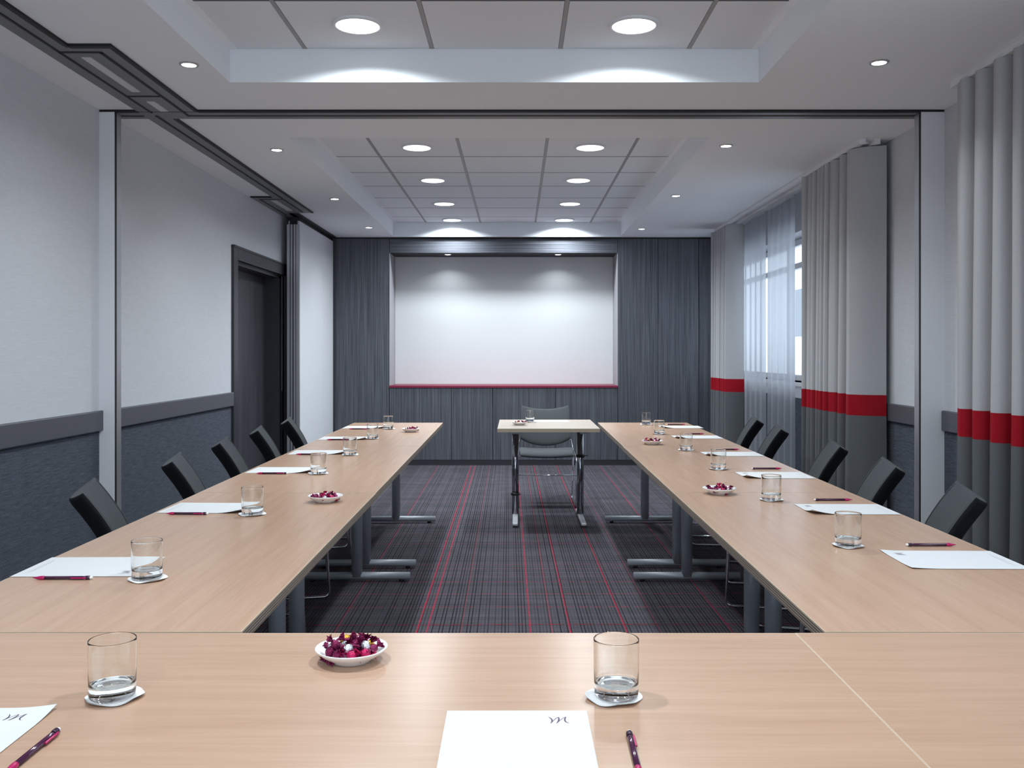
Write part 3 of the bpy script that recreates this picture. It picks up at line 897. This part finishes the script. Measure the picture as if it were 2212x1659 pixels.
# sheets of paper: local x to the reader's right, local y away from the reader
PW, PL = .21, .297
def sheet_mesh(name, curl):
    """curl: dict corner -> lift, corners given as (sx, sy)."""
    def zf(x, y):
        z = .0012
        for (sx_, sy_), (lift, rad) in curl.items():
            d = rad - ((PW / 2 - sx_ * x) + (PL / 2 - sy_ * y))
            if d > 0: z += lift * (d / rad) ** 2
        return z
    mb = MB(); mb.grid(lambda u, v: ((u - .5) * PW, (v - .5) * PL, zf((u - .5) * PW, (v - .5) * PL)), 28, 36)
    o = mb.build(name, M['paper'], None, recalc=False)
    ink = MB()
    def stroke(pts, ws_, mi=0):
        x0, y0, kx, ky = .0455, PL / 2 - .049, .033, .024
        P = []
        for i in range(len(pts) - 1):
            for k in range(6):
                u = k / 6
                P.append((pts[i][0] * (1 - u) + pts[i + 1][0] * u, pts[i][1] * (1 - u) + pts[i + 1][1] * u, ws_[i] * (1 - u) + ws_[i + 1] * u))
        P.append((*pts[-1], ws_[-1]))
        vs_ = []; fs = []
        for (a_, b2, w_) in P:
            x, y = x0 + a_ * kx, y0 + b2 * ky
            vs_ += [(x - w_, y, zf(x - w_, y) + .0004), (x + w_, y, zf(x + w_, y) + .0004)]
        for i in range(len(P) - 1):
            fs.append((2 * i, 2 * i + 1, 2 * i + 3, 2 * i + 2))
        ink.add(vs_, fs, mi)
    stroke([(0, 1), (.07, .93), (.14, .75), (.18, .5), (.16, .25), (.10, .02)], [.0003, .0006, .0010, .0012, .0009, .0004])
    stroke([(.12, .06), (.24, .45), (.36, .78), (.47, .95)], [.0004, .0004, .0005, .0006])
    stroke([(.47, .97), (.49, .75), (.47, .45), (.42, .2), (.36, .02)], [.0006, .0011, .0012, .0009, .0005])
    stroke([(.38, .06), (.52, .45), (.66, .78), (.80, .98)], [.0004, .0004, .0005, .0006])
    stroke([(.82, 1), (.76, .75), (.74, .45), (.78, .22), (.88, .07), (1.0, .02)], [.0005, .0011, .0012, .0010, .0007, .0003])
    ink.build('printed_monogram', M['ink'], o, recalc=False)
    ft = MB()
    for yy, x0, x1 in ((-PL / 2 + .020, -.075, .075), (-PL / 2 + .026, -.055, .055)):
        ft.add([(x0, yy, zf(x0, yy) + .0004), (x1, yy, zf(x1, yy) + .0004), (x1, yy + .0008, zf(x1, yy) + .0004), (x0, yy + .0008, zf(x0, yy) + .0004)], [(0, 1, 2, 3)])
    ft.build('footer_print', M['ink_faint'], o, recalc=False)
    return tag(o, 'x', 'sheet of paper')
sh_flat = sheet_mesh('paper_sheet', {})
sh_tr = sheet_mesh('paper_sheet', {(1, 1): (.006, .07)})
sh_L = sheet_mesh('paper_sheet', {(1, 1): (.016, .10)})
sh_R = sheet_mesh('paper_sheet', {(-1, 1): (.016, .10)})
sh_0 = sheet_mesh('paper_sheet', {(-1, 1): (.003, .08), (1, 1): (.003, .06)})
def sh(proto, label, grp, x, y, rz):
    o = put(proto, label, grp, (x, y, TH)); o.rotation_euler = (0, 0, rz); return o
sh(sh_flat, 'white sheet with monogram at the bottom centre of the picture', 'sheets on the front table', .001, 1.232, R(.2))
sh(sh_tr, 'white sheet with monogram cut off at the bottom left corner', 'sheets on the front table', -.801, 1.242, R(.6))
SL = [(-1.073, 2.312), (-1.062, 3.186), (-1.070, 4.212), (-1.069, 4.965), (-1.086, 5.782), (-1.097, 6.64)]
SR = [(1.137, 2.390), (1.135, 3.16), (1.134, 4.036), (1.146, 4.882), (1.153, 5.862), (1.19, 6.66)]
for k, (x, y) in enumerate(SL):
    sh(sh_L if k else sh_flat, 'white sheet of paper on the left table row, %s' % pos6[k], 'sheets on the left tables', x, y, -PI / 2 + R([1, -2, -1, 1, 0, 0][k])) if k else \
        dup(sh_flat, 'white sheet of paper on the left table row, %s' % pos6[k], 'sheets on the left tables', (x, y, TH), -PI / 2 + R(1))
for k, (x, y) in enumerate(SR):
    sh(sh_R if k else sh_0, 'white sheet of paper on the right table row, %s' % pos6[k], 'sheets on the right tables', x, y, PI / 2 + R([-1, -.5, 0, 0, 0, 0][k]))
dup(sh_flat, 'white sheet of paper on the small presenter table', 'sheets', (.262, 7.235, TH), PI / 2 + R(3))
del bpy.data.objects[[o.name for o in bpy.data.objects if o.get('label') == 'white sheet of paper on the small presenter table'][0]]['group']

# mechanical pencils: tip towards local +x
def pencil():
    root = thing('mechanical_pencil', 'x', 'pencil')
    r = .0042
    MB().lathe([(0, -.048), (r * .98, -.048), (r, -.046), (r, .046), (0, .046)], 20, axis='x', o=(0, 0, r)).build('barrel', M['pen_plum'], root)
    MB().lathe([(r, .046), (r * 1.12, .047), (r * 1.15, .054), (r * .95, .060), (r * .35, .070), (r * .2, .074), (0, .0745)], 20, axis='x', o=(0, 0, r)).build('tip', M['pen_pink'], root)
    MB().lathe([(r, -.050), (r * 1.15, -.051), (r * 1.15, -.060), (r * .95, -.061), (0, -.061)], 20, axis='x', o=(0, 0, r)).build('cap_band', M['band_dark'], root)
    MB().lathe([(0, -.068), (r * .5, -.0675), (r * .8, -.065), (r * .82, -.060)], 18, axis='x', o=(0, 0, r)).build('eraser', M['eraser'], root)
    MB().box(-.054, -.018, r - .0004, r + .0026, r - .0014, r + .0018).build('clip', M['pen_pink'], root, bevel=.0008)
    return root
pn0 = pencil()
def pen(label, grp, a, b_):
    """a: eraser end, b_: tip end"""
    x, y = (a[0] + b_[0]) / 2, (a[1] + b_[1]) / 2
    rz = math.atan2(b_[1] - a[1], b_[0] - a[0])
    put(pn0, label, grp, (x, y, TH + .0004)).rotation_euler = (0, 0, rz)
pen('plum mechanical pencil with magenta clip at the bottom edge, right of the centre sheet', 'pencils on the front table', (.1585, 1.300), (.1560, 1.158))
pen('plum mechanical pencil with magenta clip in the bottom left corner', 'pencils on the front table', (-.651, 1.309), (-.651, 1.166))
for k, (y, x0) in enumerate([(2.180, -1.148), (3.055, -1.166), (4.073, -1.156), (4.838, -1.163), (5.655, -1.170), (6.455, -1.181)]):
    pen('plum mechanical pencil beside the sheet on the left table row, %s' % pos6[k], 'pencils on the left tables', (x0 + .143, y + .002 * (-1) ** k), (x0, y))
for k, (y, x0) in enumerate([(2.556, 1.080), (3.341, 1.078), (4.243, 1.082), (5.080, 1.088), (6.060, 1.095), (6.842, 1.115)]):
    pen('plum mechanical pencil beside the sheet on the right table row, %s' % pos6[k], 'pencils on the right tables', (x0, y), (x0 + .145, y + .002))
